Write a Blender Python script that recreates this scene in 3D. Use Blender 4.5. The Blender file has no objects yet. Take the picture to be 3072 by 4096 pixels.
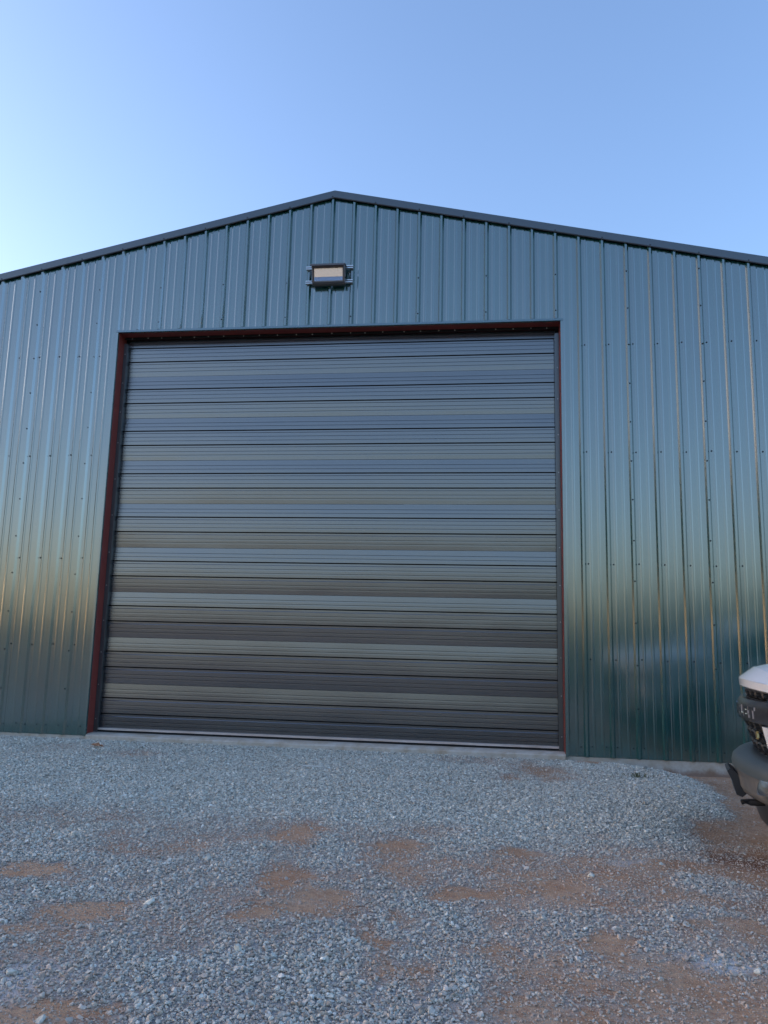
import bpy, bmesh, math, random
import numpy as np
from mathutils import Vector, Matrix, noise
C = bpy.context.scene.collection
SC = bpy.context.scene
rnd = random.Random(7)
R = math.radians

# ------------------------------------------------------------------ camera
cam = bpy.data.cameras.new('camera'); co = bpy.data.objects.new('camera', cam); C.objects.link(co)
CAM = (6.381, -9.9263, 1.3606)
p_, y_, r_ = 0.1594, 0.1292, 0.0243
F = Vector((-math.sin(y_)*math.cos(p_), math.cos(y_)*math.cos(p_), math.sin(p_)))
rt = Vector((math.cos(y_), math.sin(y_), 0)); up = rt.cross(F)
R2 = rt*math.cos(r_)+up*math.sin(r_); U2 = -rt*math.sin(r_)+up*math.cos(r_)
M = Matrix((R2, U2, -F)).transposed().to_4x4(); M.translation = Vector(CAM)
co.matrix_world = M
cam.sensor_fit = 'HORIZONTAL'; cam.sensor_width = 36; cam.lens = 36*3110.4/3072
cam.clip_start = .05; cam.clip_end = 3000
SC.camera = co

# ------------------------------------------------------------------ sky, sun, exposure
SUN_EL, SUN_AZ = R(6.5), R(274)          # azimuth clockwise from +Y (the way the camera looks)
w = bpy.data.worlds.new('World'); SC.world = w; w.use_nodes = True
nt = w.node_tree; nt.nodes.clear()
sky = nt.nodes.new('ShaderNodeTexSky'); sky.sky_type = 'NISHITA'; sky.sun_disc = False
sky.sun_elevation = SUN_EL; sky.sun_rotation = SUN_AZ
sky.altitude = 200; sky.air_density = 1.0; sky.dust_density = 2.6; sky.ozone_density = 2.4
bg = nt.nodes.new('ShaderNodeBackground'); bg.inputs[1].default_value = .13
wo = nt.nodes.new('ShaderNodeOutputWorld')
tint = nt.nodes.new('ShaderNodeMix'); tint.data_type = 'RGBA'; tint.blend_type = 'MULTIPLY'; tint.inputs[0].default_value = 1
tint.inputs[7].default_value = (1.04, .955, 1.03, 1)          # white balance of the whole sky
nt.links.new(sky.outputs[0], tint.inputs[6]); nt.links.new(tint.outputs[2], bg.inputs[0]); nt.links.new(bg.outputs[0], wo.inputs[0])
sl = bpy.data.lights.new('sun', 'SUN'); sl.energy = .12; sl.angle = R(60); sl.color = (1, .93, .84)
so = bpy.data.objects.new('sun', sl); C.objects.link(so)
sd = Vector((math.sin(SUN_AZ)*math.cos(R(8)), math.cos(SUN_AZ)*math.cos(R(8)), math.sin(R(8))))
so.rotation_euler = sd.to_track_quat('Z', 'Y').to_euler()
vs = SC.view_settings
SC.display_settings.display_device = 'sRGB'
vs.view_transform = 'Standard'; vs.look = 'None'; vs.gamma = 1; vs.use_curve_mapping = False
vs.exposure = 2.36
SC.cycles.max_bounces = 8; SC.cycles.glossy_bounces = 4
SC.cycles.use_adaptive_sampling = True
SC.cycles.use_denoising = True

# ------------------------------------------------------------------ helpers
def mat(name, col, rough=.6, metal=0., ior=1.5, coat=0., bump=None, var=None, spec=None):
    m = bpy.data.materials.new(name); m.use_nodes = True
    n = m.node_tree.nodes; l = m.node_tree.links; b = n['Principled BSDF']
    b.inputs['Base Color'].default_value = (*col, 1); b.inputs['Roughness'].default_value = rough
    b.inputs['Metallic'].default_value = metal; b.inputs['IOR'].default_value = ior
    b.inputs['Coat Weight'].default_value = coat
    if coat: b.inputs['Coat Roughness'].default_value = .05
    tc = n.new('ShaderNodeTexCoord')
    if var:                                   # (scale, second colour, amount, stretch)
        mp = n.new('ShaderNodeMapping'); mp.inputs['Scale'].default_value = var[3]
        nz = n.new('ShaderNodeTexNoise'); nz.inputs['Scale'].default_value = var[0]
        nz.inputs['Detail'].default_value = 8; nz.inputs['Roughness'].default_value = .65
        rp = n.new('ShaderNodeMapRange'); rp.inputs[1].default_value = .35; rp.inputs[2].default_value = .7
        rp.inputs[4].default_value = var[2]
        mx = n.new('ShaderNodeMix'); mx.data_type = 'RGBA'
        mx.inputs[6].default_value = (*col, 1); mx.inputs[7].default_value = (*var[1], 1)
        l.new(tc.outputs['Object'], mp.inputs[0]); l.new(mp.outputs[0], nz.inputs['Vector'])
        l.new(nz.outputs[0], rp.inputs[0]); l.new(rp.outputs[0], mx.inputs[0]); l.new(mx.outputs[2], b.inputs['Base Color'])
    if bump:                                  # (scale, strength, distance, stretch)
        mp = n.new('ShaderNodeMapping'); mp.inputs['Scale'].default_value = bump[3]
        nz = n.new('ShaderNodeTexNoise'); nz.inputs['Scale'].default_value = bump[0]; nz.inputs['Detail'].default_value = 3
        bp = n.new('ShaderNodeBump'); bp.inputs['Strength'].default_value = bump[1]; bp.inputs['Distance'].default_value = bump[2]
        l.new(tc.outputs['Object'], mp.inputs[0]); l.new(mp.outputs[0], nz.inputs['Vector'])
        l.new(nz.outputs[0], bp.inputs['Height']); l.new(bp.outputs[0], b.inputs['Normal'])
        if coat: l.new(bp.outputs[0], b.inputs['Coat Normal'])
    return m

I3 = (1, 1, 1)
m_green = mat('green_painted_steel', (.010, .082, .074), .15, 0, 2.75, 0, (1.3, .25, .02, (1, 1, .35)), (3, (.018, .055, .052), .6, (1, 1, .15)))
m_trim = mat('green_trim', (.010, .07, .07), .2, 0, 2.8, 0, (2, .15, .02, I3))
m_rake = mat('rake_trim_paint', (.02, .035, .05), .3, 0, 2.0, 0, (2, .15, .02, I3))
m_red = mat('red_oxide_primer', (.2, .035, .028), .5, 0, 1.5, 0, (30, .1, .005, I3), (4, (.26, .055, .04), .7, I3))
m_scuff = mat('primer_scuff', (.34, .1, .085), .6)
m_door = mat('charcoal_curtain', (.014, .0145, .02), .24, 0, 2.6, 0, (420, .35, .0006, (.55, 1, 1)), (2, (.028, .029, .031), .6, (.3, 1, 2)))
m_guide = mat('guide_steel', (.04, .048, .056), .3, .3, 2.4, 0, (20, .1, .003, I3))
m_black = mat('black_rubber_and_shade', (.006, .006, .006), .9)
m_screwd = mat('screw_green', (.006, .012, .014), .5)
m_screwl = mat('screw_zinc', (.75, .75, .72), .3, .9)
m_bar = mat('bottom_bar', (.62, .54, .5), .4, .15, 1.5, 0, None, (20, (.4, .3, .25), .8, (.2, 1, 1)))
m_roof = mat('roof_sheet', (.03, .05, .05), .4)
m_inside = mat('steel_inside', (.3, .3, .3), .6)

def concrete():
    m = mat('concrete', (.34, .315, .28), .85, 0, 1.5, 0, (60, .5, .004, I3))
    n = m.node_tree.nodes; l = m.node_tree.links; b = n['Principled BSDF']
    g = n.new('ShaderNodeNewGeometry'); sx = n.new('ShaderNodeSeparateXYZ'); l.new(g.outputs['Position'], sx.inputs[0])
    nz = n.new('ShaderNodeTexNoise'); nz.inputs['Scale'].default_value = 5; nz.inputs['Detail'].default_value = 10; nz.inputs['Roughness'].default_value = .7
    l.new(g.outputs['Position'], nz.inputs['Vector'])
    rp = n.new('ShaderNodeValToRGB'); rp.color_ramp.elements[0].position = .35; rp.color_ramp.elements[1].position = .68
    rp.color_ramp.elements[0].color = (.38, .31, .23, 1); rp.color_ramp.elements[1].color = (.56, .54, .49, 1)
    l.new(nz.outputs[0], rp.inputs[0])
    # soil splash near the ground
    ad = n.new('ShaderNodeMath'); ad.operation = 'MULTIPLY_ADD'; ad.inputs[1].default_value = .12
    l.new(nz.outputs[0], ad.inputs[0]); l.new(sx.outputs[2], ad.inputs[2])
    mr = n.new('ShaderNodeMapRange'); mr.inputs[1].default_value = -.085; mr.inputs[2].default_value = -.03; mr.inputs[3].default_value = .7; mr.inputs[4].default_value = 0
    l.new(ad.outputs[0], mr.inputs[0])
    mx = n.new('ShaderNodeMix'); mx.data_type = 'RGBA'; mx.inputs[7].default_value = (.2, .105, .065, 1)
    l.new(mr.outputs[0], mx.inputs[0]); l.new(rp.outputs[0], mx.inputs[6]); l.new(mx.outputs[2], b.inputs['Base Color'])
    return m
m_conc = concrete()

class MB:
    def __init__(s): s.v = []; s.f = []; s.m = []; s.sm = []
    def add(s, vs_, fs, mi=0, smooth=False):
        o = len(s.v); s.v += [tuple(v) for v in vs_]
        for f in fs: s.f.append(tuple(i+o for i in f)); s.m.append(mi); s.sm.append(smooth)
    def box(s, a, b, mi=0):
        x0, y0, z0 = a; x1, y1, z1 = b
        s.add([(x0,y0,z0),(x1,y0,z0),(x1,y1,z0),(x0,y1,z0),(x0,y0,z1),(x1,y0,z1),(x1,y1,z1),(x0,y1,z1)],
              [(0,3,2,1),(4,5,6,7),(0,1,5,4),(1,2,6,5),(2,3,7,6),(3,0,4,7)], mi)
    def prism(s, poly, d, mi=0, cap=True):        # poly: list of 3D points, d: extrusion vector
        n = len(poly); d = Vector(d); P = [Vector(p) for p in poly]
        fs = [(i, (i+1) % n, (i+1) % n+n, i+n) for i in range(n)]
        if cap: fs += [tuple(range(n))[::-1], tuple(range(n, 2*n))]
        s.add(P+[p+d for p in P], fs, mi)
    def grid(s, fn, us, vs_, mi=0, smooth=True, flip=False):
        nu, nv = len(us), len(vs_)
        V = [fn(u, v) for u in us for v in vs_]
        fs = []
        for i in range(nu-1):
            for j in range(nv-1):
                f = (i*nv+j, (i+1)*nv+j, (i+1)*nv+j+1, i*nv+j+1)
                fs.append(f[::-1] if flip else f)
        s.add(V, fs, mi, smooth)
    def slab(s, fn, us, vs_, off, mi=0):          # a sheet with thickness: off = offset vector of the back
        off = Vector(off)
        s.grid(fn, us, vs_, mi)
        s.grid(lambda u, v: Vector(fn(u, v))+off, us, vs_, mi, True, True)
        for u in (us[0], us[-1]):
            s.grid(lambda a, t: Vector(fn(u, a))+off*t, vs_, (0, 1), mi, False)
        for v in (vs_[0], vs_[-1]):
            s.grid(lambda a, t: Vector(fn(a, v))+off*t, us, (0, 1), mi, False)
    def tube(s, pts, r, n=10, mi=0):
        P = [Vector(p) for p in pts]; V = []
        for i, p in enumerate(P):
            d = (P[min(i+1, len(P)-1)]-P[max(i-1, 0)]).normalized()
            a = d.orthogonal().normalized(); b = d.cross(a)
            rr = r[i] if isinstance(r, (list, tuple)) else r
            V += [p+(a*math.cos(t)+b*math.sin(t))*rr for t in (2*math.pi*k/n for k in range(n))]
        fs = [(i*n+k, i*n+(k+1) % n, (i+1)*n+(k+1) % n, (i+1)*n+k) for i in range(len(P)-1) for k in range(n)]
        s.add(V, fs, mi, True)
        s.add(V[:n], [tuple(range(n))[::-1]], mi); s.add(V[-n:], [tuple(range(n))], mi)
    def screw(s, x, y, z, r=.007, h=.006, mi=0, ax=(0, -1, 0)):
        ax = Vector(ax); a = ax.orthogonal().normalized(); b = ax.cross(a); c = Vector((x, y, z))
        V = []
        for (rr, hh) in ((r*1.35, 0), (r*1.35, .0015), (r, .002), (r*.9, h)):
            V += [c+ax*hh+(a*math.cos(t)+b*math.sin(t))*rr for t in (math.pi/3*k for k in range(6))]
        fs = [(j*6+k, j*6+(k+1) % 6, (j+1)*6+(k+1) % 6, (j+1)*6+k) for j in range(3) for k in range(6)]+[tuple(range(18, 24))]
        s.add(V, fs, mi)
    def build(s, name, mats, parent=None, matrix=None):
        me = bpy.data.meshes.new(name); me.from_pydata(s.v, [], s.f)
        for m in (mats if isinstance(mats, (list, tuple)) else [mats]): me.materials.append(m)
        me.polygons.foreach_set('material_index', s.m); me.polygons.foreach_set('use_smooth', s.sm)
        me.update()
        o = bpy.data.objects.new(name, me); C.objects.link(o)
        if parent: o.parent = parent
        return o
def empty(name, loc=(0, 0, 0), rz=0):
    o = bpy.data.objects.new(name, None); C.objects.link(o); o.location = loc; o.rotation_euler = (0, 0, rz); o.empty_display_size = .2
    return o
def tag(o, label=None, cat=None, group=None, kind=None):
    for k, v in (('label', label), ('category', cat), ('group', group), ('kind', kind)):
        if v: o[k] = v
    return o
def fix_normals(o):
    bm = bmesh.new(); bm.from_mesh(o.data); bmesh.ops.recalc_face_normals(bm, faces=bm.faces); bm.to_mesh(o.data); bm.free()
def lin(a, b, n): return [a+(b-a)*i/(n-1) for i in range(n)]
def sstep(a, b, x):
    t = np.clip((x-a)/(b-a), 0, 1); return t*t*(3-2*t)

# ------------------------------------------------------------------ ground shape
EDGE = [(7.58, .3), (8.01, .03), (8.32, -.12), (8.52, -.25), (8.66, -.5), (8.70, -.9), (8.67, -1.4), (8.55, -2.0), (8.31, -2.5), (8.1, -2.85), (7.9, -3.2), (7.9, -12)]
def edge_x(y):
    ys = np.array([e[1] for e in EDGE])[::-1]; xs = np.array([e[0] for e in EDGE])[::-1]
    return np.interp(y, ys, xs)
def value_noise(x, y, s, seed=0):
    x = np.asarray(x, float)/s+seed*17.13; y = np.asarray(y, float)/s+seed*5.71
    xi = np.floor(x).astype(np.int64); yi = np.floor(y).astype(np.int64); fx = x-xi; fy = y-yi
    fx = fx*fx*(3-2*fx); fy = fy*fy*(3-2*fy)
    def h(a, b):
        n = (a*374761393+b*668265263+seed*2147483647) & 0xffffffff
        n = ((n ^ (n >> 13))*1274126177) & 0xffffffff
        return ((n ^ (n >> 16)) & 0xffff)/65535.
    return (h(xi, yi)*(1-fx)+h(xi+1, yi)*fx)*(1-fy)+(h(xi, yi+1)*(1-fx)+h(xi+1, yi+1)*fx)*fy
def fbm(x, y, s, seed=0, o=4):
    return sum(value_noise(x, y, s/2**i, seed+i)*.5**i for i in range(o))/sum(.5**i for i in range(o))
def gheight(x, y):
    x = np.asarray(x, float); y = np.asarray(y, float)
    d = np.clip(-y, 0, 30)
    z = -.052-.0145*d
    drop = sstep(-.45, .5, x-edge_x(np.clip(y, -12, .3)))*(1-.65*sstep(2.6, 4.5, d))
    z = z-.12*drop
    near = sstep(14, 8, np.hypot(x-6, y+4))
    z = z+near*((fbm(x, y, 1.1, 3)-.5)*.05*sstep(.1, 1.2, d)+(fbm(x, y, .22, 9, 3)-.5)*.012)
    z = z-.03*sstep(30, 200, np.hypot(x, y))
    return z
PATCH = [(4.92,-3.89,.21,.38,.23,.9),(5.17,-5.04,.17,.3,.21,.9),(5.5,-5.42,.15,.2,.21,1),(5.22,-5.66,.13,.11,.2,.9),(4.14,-5.61,.28,.13,.2,.8),(3.64,-5.07,.23,.14,.22,1),(3.97,-5.88,.15,.1,.2,.8),(5.71,-4.73,.18,.27,.21,.7),(5.91,-5.8,.07,.2,.2,.8),(5.93,-6.12,.1,.14,.19,.7),(4.67,-6.83,.27,.13,.18,.8),(2.28,-.84,.23,.2,.29,.5),(1.3,-.72,.29,.2,.3,.5),(5.78,-4.19,.18,.2,.22,1),(5.69,-4.48,.2,.3,.22,.7),(6.2,-5.0,.24,.12,.2,1),(6.03,-6.16,.17,.14,.19,.6),(6.26,-5.96,.14,.09,.19,.5),(6.42,-5.81,.07,.1,.19,.8),(3.23,-4.09,.11,.12,.23,.5),(4.61,-5.08,.24,.15,.21,.35),(4.77,-5.89,.25,.12,.19,.35),(7.01,-.87,.3,.5,.26,.8),(6.57,-1.28,.13,.17,.27,.7),(6.37,-.2,.4,.2,.28,.5),(7.62,-.03,.12,.08,.28,1),(5.92,-3.66,.33,.22,.23,.5),(5.77,-4.21,.22,.37,.22,.7),(7.37,-3.44,.11,.09,.22,.5),(6.78,-4.17,.15,.12,.21,.9),(6.85,-4.79,.19,.19,.21,.9),(6.71,-5.17,.08,.12,.21,.5),(7.21,-4.62,.15,.13,.21,.6),(6.0,-5.47,.08,.11,.19,.7),(5.87,-5.7,.06,.2,.18,.8),(6.87,-5.67,.16,.11,.19,1),(6.99,-5.88,.17,.17,.19,.8),(7.2,-5.87,.18,.15,.19,.6),(7.41,-5.88,.23,.15,.19,.5),(7.73,-4.14,.33,.19,.21,.9),(7.83,-5.25,.16,.12,.2,1),(7.5,-5.35,.16,.11,.19,.7),(6.46,-5.81,.09,.08,.2,.7),(6.91,-6.03,.11,.08,.18,.5),(7.46,-6.36,.09,.07,.18,.6),(6.35,-6.19,.06,.05,.19,.3)]
DUST = [(4.405,-6.492,.17,.2,.19,.8),(7.474,-5.732,.15,.055,.2,1),(7.382,-4.159,.1,.035,.2,.7)]
def blobs(x, y, L, warp=.09):
    wx = x+(fbm(x, y, .35, 21)-.5)*warp*2.4; wy = y+(fbm(x, y, .35, 27)-.5)*warp*2.4
    wx = wx+(fbm(x, y, .9, 61)-.5)*.5+(fbm(x, y, .1, 71, 3)-.5)*.2; wy = wy+(fbm(x, y, .9, 67)-.5)*.4+(fbm(x, y, .1, 77, 3)-.5)*.2
    out = np.zeros_like(wx)
    for cx, cy, a, b, t, wgt in L:
        c, s = math.cos(t), math.sin(t); dx = wx-cx; dy = wy-cy
        q = (((dx*c+dy*s)/a)**2+((-dx*s+dy*c)/b)**2)/1.6
        out = np.maximum(out, wgt*np.exp(-.75*q**1.3))
    return out
def dirtmask(x, y):                          # 1 = bare red soil, 0 = clean deep gravel
    x = np.asarray(x, float); y = np.asarray(y, float)
    e = x+(fbm(x, y, .5, 5)-.5)*.5-edge_x(np.clip(y, -12, .3))
    right = 1.15*sstep(-.12, .22, e)*(1-sstep(-4.3, -5.2, y)*.5)
    right = right*(.72+.28*sstep(-3.2, -2.4, y)) if True else right
    m = np.maximum(blobs(x, y, PATCH)*1.05, right)
    worn = sstep(-2.9, -4.2, y)*(.22+.32*sstep(.40, .64, fbm(x, y, .9, 41)))+sstep(5.9, 7.6, x)*sstep(-3.3, -4.6, y)*.22
    far = sstep(-1.5, 4, np.hypot((x-6)/1.6, y+3)-7)*.7
    m = np.maximum(m, np.maximum(worn, far))
    m = m+(fbm(x, y, .2, 51, 5)-.5)*.62*sstep(.03, .2, m)
    return np.clip(m, 0, 1)

def attr(me, name, arr):
    a = me.attributes.new(name, 'FLOAT', 'POINT'); a.data.foreach_set('value', np.asarray(arr, np.float32))

def axis_coords(lo, hi, step, ends):
    a = list(np.arange(lo, hi+1e-6, step)); d = step
    x = a[-1]
    while x < ends:
        d = min(d*1.3, 60); x += d; a.append(x)
    x = a[0]; d = step; pre = []
    while x > -ends:
        d = min(d*1.3, 60); x -= d; pre.append(x)
    return np.array(pre[::-1]+a)
gx = axis_coords(-2.0, 11.5, .035, 900); gy = axis_coords(-8.4, .14, .035, 900)
GX, GY = np.meshgrid(gx, gy, indexing='ij'); GZ = gheight(GX, GY)
GZ = np.where(GY > .1, -.35, GZ)             # below the building slab
nx, ny = GX.shape
idx = np.arange(nx*ny).reshape(nx, ny)
quads = np.stack([idx[:-1, :-1], idx[1:, :-1], idx[1:, 1:], idx[:-1, 1:]], -1).reshape(-1, 4)
me = bpy.data.meshes.new('ground')
me.vertices.add(nx*ny); me.vertices.foreach_set('co', np.stack([GX, GY, GZ], -1).ravel().astype(np.float32))
me.loops.add(quads.size); me.loops.foreach_set('vertex_index', quads.ravel().astype(np.int32))
me.polygons.add(len(quads)); me.polygons.foreach_set('loop_start', np.arange(0, quads.size, 4).astype(np.int32))
me.polygons.foreach_set('use_smooth', np.ones(len(quads), bool)); me.update(); me.validate()
attr(me, 'dirt', dirtmask(GX, GY).ravel()); attr(me, 'dust', blobs(GX, GY, DUST).ravel())
edgeband = np.exp(-((GX-9.0)/.7)**2)*0
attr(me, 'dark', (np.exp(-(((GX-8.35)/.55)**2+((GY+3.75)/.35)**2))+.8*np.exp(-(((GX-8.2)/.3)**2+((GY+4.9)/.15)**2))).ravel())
ground = bpy.data.objects.new('ground', me); C.objects.link(ground); tag(ground, kind='structure')

def ground_mat():
    m = bpy.data.materials.new('dirt_and_grit'); m.use_nodes = True
    n = m.node_tree.nodes; l = m.node_tree.links; b = n['Principled BSDF']; b.inputs['Roughness'].default_value = .95
    b.inputs['Specular IOR Level'].default_value = .15
    g = n.new('ShaderNodeNewGeometry')
    def nz(s, d=6, r=.6):
        t = n.new('ShaderNodeTexNoise'); t.inputs['Scale'].default_value = s; t.inputs['Detail'].default_value = d; t.inputs['Roughness'].default_value = r
        l.new(g.outputs['Position'], t.inputs['Vector']); return t.outputs[0]
    def ramp(src, stops):
        r = n.new('ShaderNodeValToRGB'); e = r.color_ramp.elements
        e[0].position, e[0].color = stops[0][0], (*stops[0][1], 1); e[1].position, e[1].color = stops[-1][0], (*stops[-1][1], 1)
        for p, c in stops[1:-1]:
            k = e.new(p); k.color = (*c, 1)
        l.new(src, r.inputs[0]); return r.outputs[0]
    def mix(f, a, c):
        x = n.new('ShaderNodeMix'); x.data_type = 'RGBA'
        for i, s in ((0, f), (6, a), (7, c)):
            if isinstance(s, tuple): x.inputs[i].default_value = (*s, 1)
            elif isinstance(s, (int, float)): x.inputs[i].default_value = s
            else: l.new(s, x.inputs[i])
        return x.outputs[2]
    def mr(src, a, b_, c=0., d=1.):
        x = n.new('ShaderNodeMapRange'); l.new(src, x.inputs[0])
        for i, v in enumerate((a, b_, c, d)): x.inputs[i+1].default_value = v
        return x.outputs[0]
    at = lambda nm: [setattr(a := n.new('ShaderNodeAttribute'), 'attribute_name', nm), a.outputs['Fac']][1]
    soil = ramp(nz(3.5, 10, .65), [(.3, (.36, .20, .115)), (.5, (.46, .29, .18)), (.7, (.54, .38, .265))])
    soil = mix(mr(nz(28, 8, .7), .45, .75), soil, (.22, .11, .07))
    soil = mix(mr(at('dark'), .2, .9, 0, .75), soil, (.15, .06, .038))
    grit = ramp(nz(90, 6, .7), [(.3, (.22, .195, .175)), (.5, (.36, .33, .305)), (.62, (.46, .44, .42)), (.75, (.6, .59, .57))])
    # voronoi chips of fine crushed stone
    v = n.new('ShaderNodeTexVoronoi'); v.inputs['Scale'].default_value = 120; l.new(g.outputs['Position'], v.inputs['Vector'])
    chips = ramp(v.outputs['Color'], [(0, (.24, .215, .195)), (.55, (.40, .375, .35)), (.9, (.54, .52, .50)), (1, (.7, .68, .65))])
    grit = mix(.6, grit, chips)
    v2 = n.new('ShaderNodeTexVoronoi'); v2.inputs['Scale'].default_value = 45; l.new(g.outputs['Position'], v2.inputs['Vector'])
    speck = mr(v2.outputs['Distance'], .12, .2, 1, 0)
    soil = mix(speck, soil, (.34, .3, .26))
    d = at('dirt')
    a2 = n.new('ShaderNodeMath'); a2.operation = 'ADD'; l.new(d, a2.inputs[0]); l.new(mr(nz(14, 8, .7), .3, .7, -.22, .22), a2.inputs[1])
    col = mix(mr(a2.outputs[0], .3, .72), grit, soil)
    col = mix(mr(at('dust'), .1, .8, 0, .75), col, (.62, .6, .59))
    sp = n.new('ShaderNodeSeparateXYZ'); l.new(g.outputs['Position'], sp.inputs[0])
    fy = n.new('ShaderNodeMath'); fy.operation = 'MULTIPLY_ADD'; fy.inputs[1].default_value = 3.; l.new(nz(.6, 6, .6), fy.inputs[0]); l.new(sp.outputs[1], fy.inputs[2])
    rx = n.new('ShaderNodeMath'); rx.operation = 'MULTIPLY'; l.new(mr(fy.outputs[0], -9.6, -11.2), rx.inputs[0]); l.new(mr(sp.outputs[0], 6.5, 9.5), rx.inputs[1])
    col = mix(rx.outputs[0], col, ramp(nz(8, 8, .7), [(.3, (.02, .026, .012)), (.55, (.045, .055, .022)), (.75, (.09, .08, .04))]))  # dark grass added behind the camera to darken the wall's lower reflection
    l.new(col, b.inputs['Base Color'])
    bp = n.new('ShaderNodeBump'); bp.inputs['Strength'].default_value = .8; bp.inputs['Distance'].default_value = .008
    h = n.new('ShaderNodeMath'); h.operation = 'MULTIPLY_ADD'; h.inputs[1].default_value = -.6; l.new(v.outputs['Distance'], h.inputs[0]); l.new(nz(60, 8, .75), h.inputs[2])
    l.new(h.outputs[0], bp.inputs['Height']); l.new(bp.outputs[0], b.inputs['Normal'])
    return m
me.materials.append(ground_mat())

# ------------------------------------------------------------------ building
SL = .2155; RX, RZ = 4.292, 7.43           # roof slope, ridge (underside of the rake trim's top edge)
XL, XR, ZT = 1.2203, 7.4051, 5.553
BX0, BX1, DEPTH = -4.9, 13.5, 24.
def roof_z(x): return RZ-SL*abs(x-RX)
bld = tag(empty('metal_building', (4.3, 0, 0)), 'dark green ribbed metal building with low gable roof and large charcoal roll-up door', 'building')
def inb(o):                                 # keep world coordinates while parenting
    o.parent = bld; o.matrix_parent_inverse = Matrix.Translation((-4.3, 0, 0)); return o

FT = .3048
def wall_profile(x0):                       # one 3 ft panel from the left foot of its first rib
    pts = []
    for k in range(3):
        c = x0+k*FT
        pts += [(c-.0305, 0), (c-.0135, -.032), (c+.0135, -.032), (c+.036, 0)]
        for f in (.305, .64):
            q = c+f*FT
            pts += [(q-.019, 0), (q-.008, -.0032), (q+.008, -.0032), (q+.019, 0)]
    pts.append((x0+3*FT-.0305, 0))
    return pts
def panel(k):
    x0 = .9144*k; pr = wall_profile(x0)
    # split the strips where the door opening cuts the panel
    out = []
    for (a, b) in zip(pr, pr[1:]):
        cuts = [c for c in (XL+.012, XR-.012, RX) if a[0]+1e-4 < c < b[0]-1e-4]
        seq = [a]+[(c, a[1]+(b[1]-a[1])*(c-a[0])/(b[0]-a[0])) for c in sorted(cuts)]+[b]
        out += list(zip(seq, seq[1:]))
    mb = MB(); r0 = random.Random(k*13+5); lean = (r0.random()-.5)*.022; ph = r0.random()*9
    def yy(x, z): return lean*z/6*(1-z/9)+.0015*(noise.noise(Vector((x*2.1+ph, z*.9, k*3.1)))) + .0012*noise.noise(Vector((x*.9, z*.55, 4.4)))
    for (a, b) in out:
        xm = (a[0]+b[0])/2; op = XL+.012 < xm < XR-.012
        zb = ZT+.006 if op else -.004
        za, zc = roof_z(a[0]), roof_z(b[0])
        n = 8 if op else 22
        V = []; lift = .0012*(1 if (k % 2) else 0)
        for t in range(n+1):
            s_ = t/n
            for (P, zt) in ((a, za), (b, zc)):
                z = zb+(zt-zb)*s_
                V.append((P[0], P[1]+yy(P[0], z)-lift, z))
        mb.add(V, [(2*i, 2*i+1, 2*i+3, 2*i+2) for i in range(n)], 0, True)
    return inb(mb.build('wall_panel', m_green))
for k in range(-5, 15): panel(k)

# rake trim (two lengths per side), roof sheets, side walls, eave
for side in (-1, 1):
    x_end = BX0-.05 if side < 0 else BX1+.05
    cuts = [RX, RX+side*3.9, RX+side*7.2, x_end]
    for i in range(3):
        a, b = cuts[i], cuts[i+1]+side*(.04 if i < 2 else 0)
        o = -.0015*(i % 2)
        prof = [(.02, .0), (-.052+o, .004), (-.056+o, .0), (-.056+o, -.098), (-.048+o, -.108), (-.034+o, -.104)]
        mb = MB(); top = .098
        for P, Q in zip(prof, prof[1:]):
            V = []
            for xx in (a, b):
                for (yy_, zz) in (P, Q): V.append((xx, yy_, roof_z(xx)+top+zz))
            mb.add(V, [(0, 1, 3, 2)])
        inb(mb.build('rake_trim', m_rake))
    mb = MB()
    V = []
    for xx in (RX, x_end+side*.1):
        for yy_ in (-.052, DEPTH): V.append((xx, yy_, roof_z(xx)+.1))
    V += [(v[0], v[1], v[2]-.02) for v in V]
    mb.add(V, [(0, 1, 3, 2), (4, 6, 7, 5), (0, 2, 6, 4), (1, 5, 7, 3), (2, 3, 7, 6)])
    inb(mb.build('roof', m_roof))
    mb = MB(); mb.box((x_end-.03, .02, -.05), (x_end+.03, DEPTH, roof_z(x_end)+.05)); inb(mb.build('side_wall', m_green))
mb = MB(); mb.box((BX0, DEPTH-.03, -.05), (BX1, DEPTH, roof_z(BX0))); inb(mb.build('back_wall', m_green))

# screws: lap, girt, base, rake, header
mb = MB()
for k in range(-5, 15):
    for n in range(0, 14):
        z = 6.18-n*.5092
        x = .9144*k
        if z > roof_z(x)-.18 or z < .12: continue
        if XL-.02 < x < XR+.02 and z < ZT+.1: continue
        mb.screw(x+rnd.uniform(-.003, .003), -.0335, z+rnd.uniform(-.01, .01), .008, .007)
for i in range(-15, 43):
    x = i*FT+.062
    for z in (5.193, 3.751, 2.319, 1.157):
        if z > roof_z(x)-.2 or XL-.03 < x < XR+.03: continue
        mb.screw(x+rnd.uniform(-.003, .003), -.001, z+rnd.uniform(-.008, .008), .0082, .007)
    for dx in (.062, -.068):
        x = i*FT+dx
        if XL-.02 < x < XR+.02: continue
        mb.screw(x+rnd.uniform(-.006, .006), -.001, .115+rnd.uniform(-.008, .008), .0065)
for i in range(-14, 42, 2):
    x = i*FT
    mb.screw(x, -.0585, roof_z(x)-.0+.012, .0068)
inb(tag(mb.build('screws', m_screwd), kind='stuff'))
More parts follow.
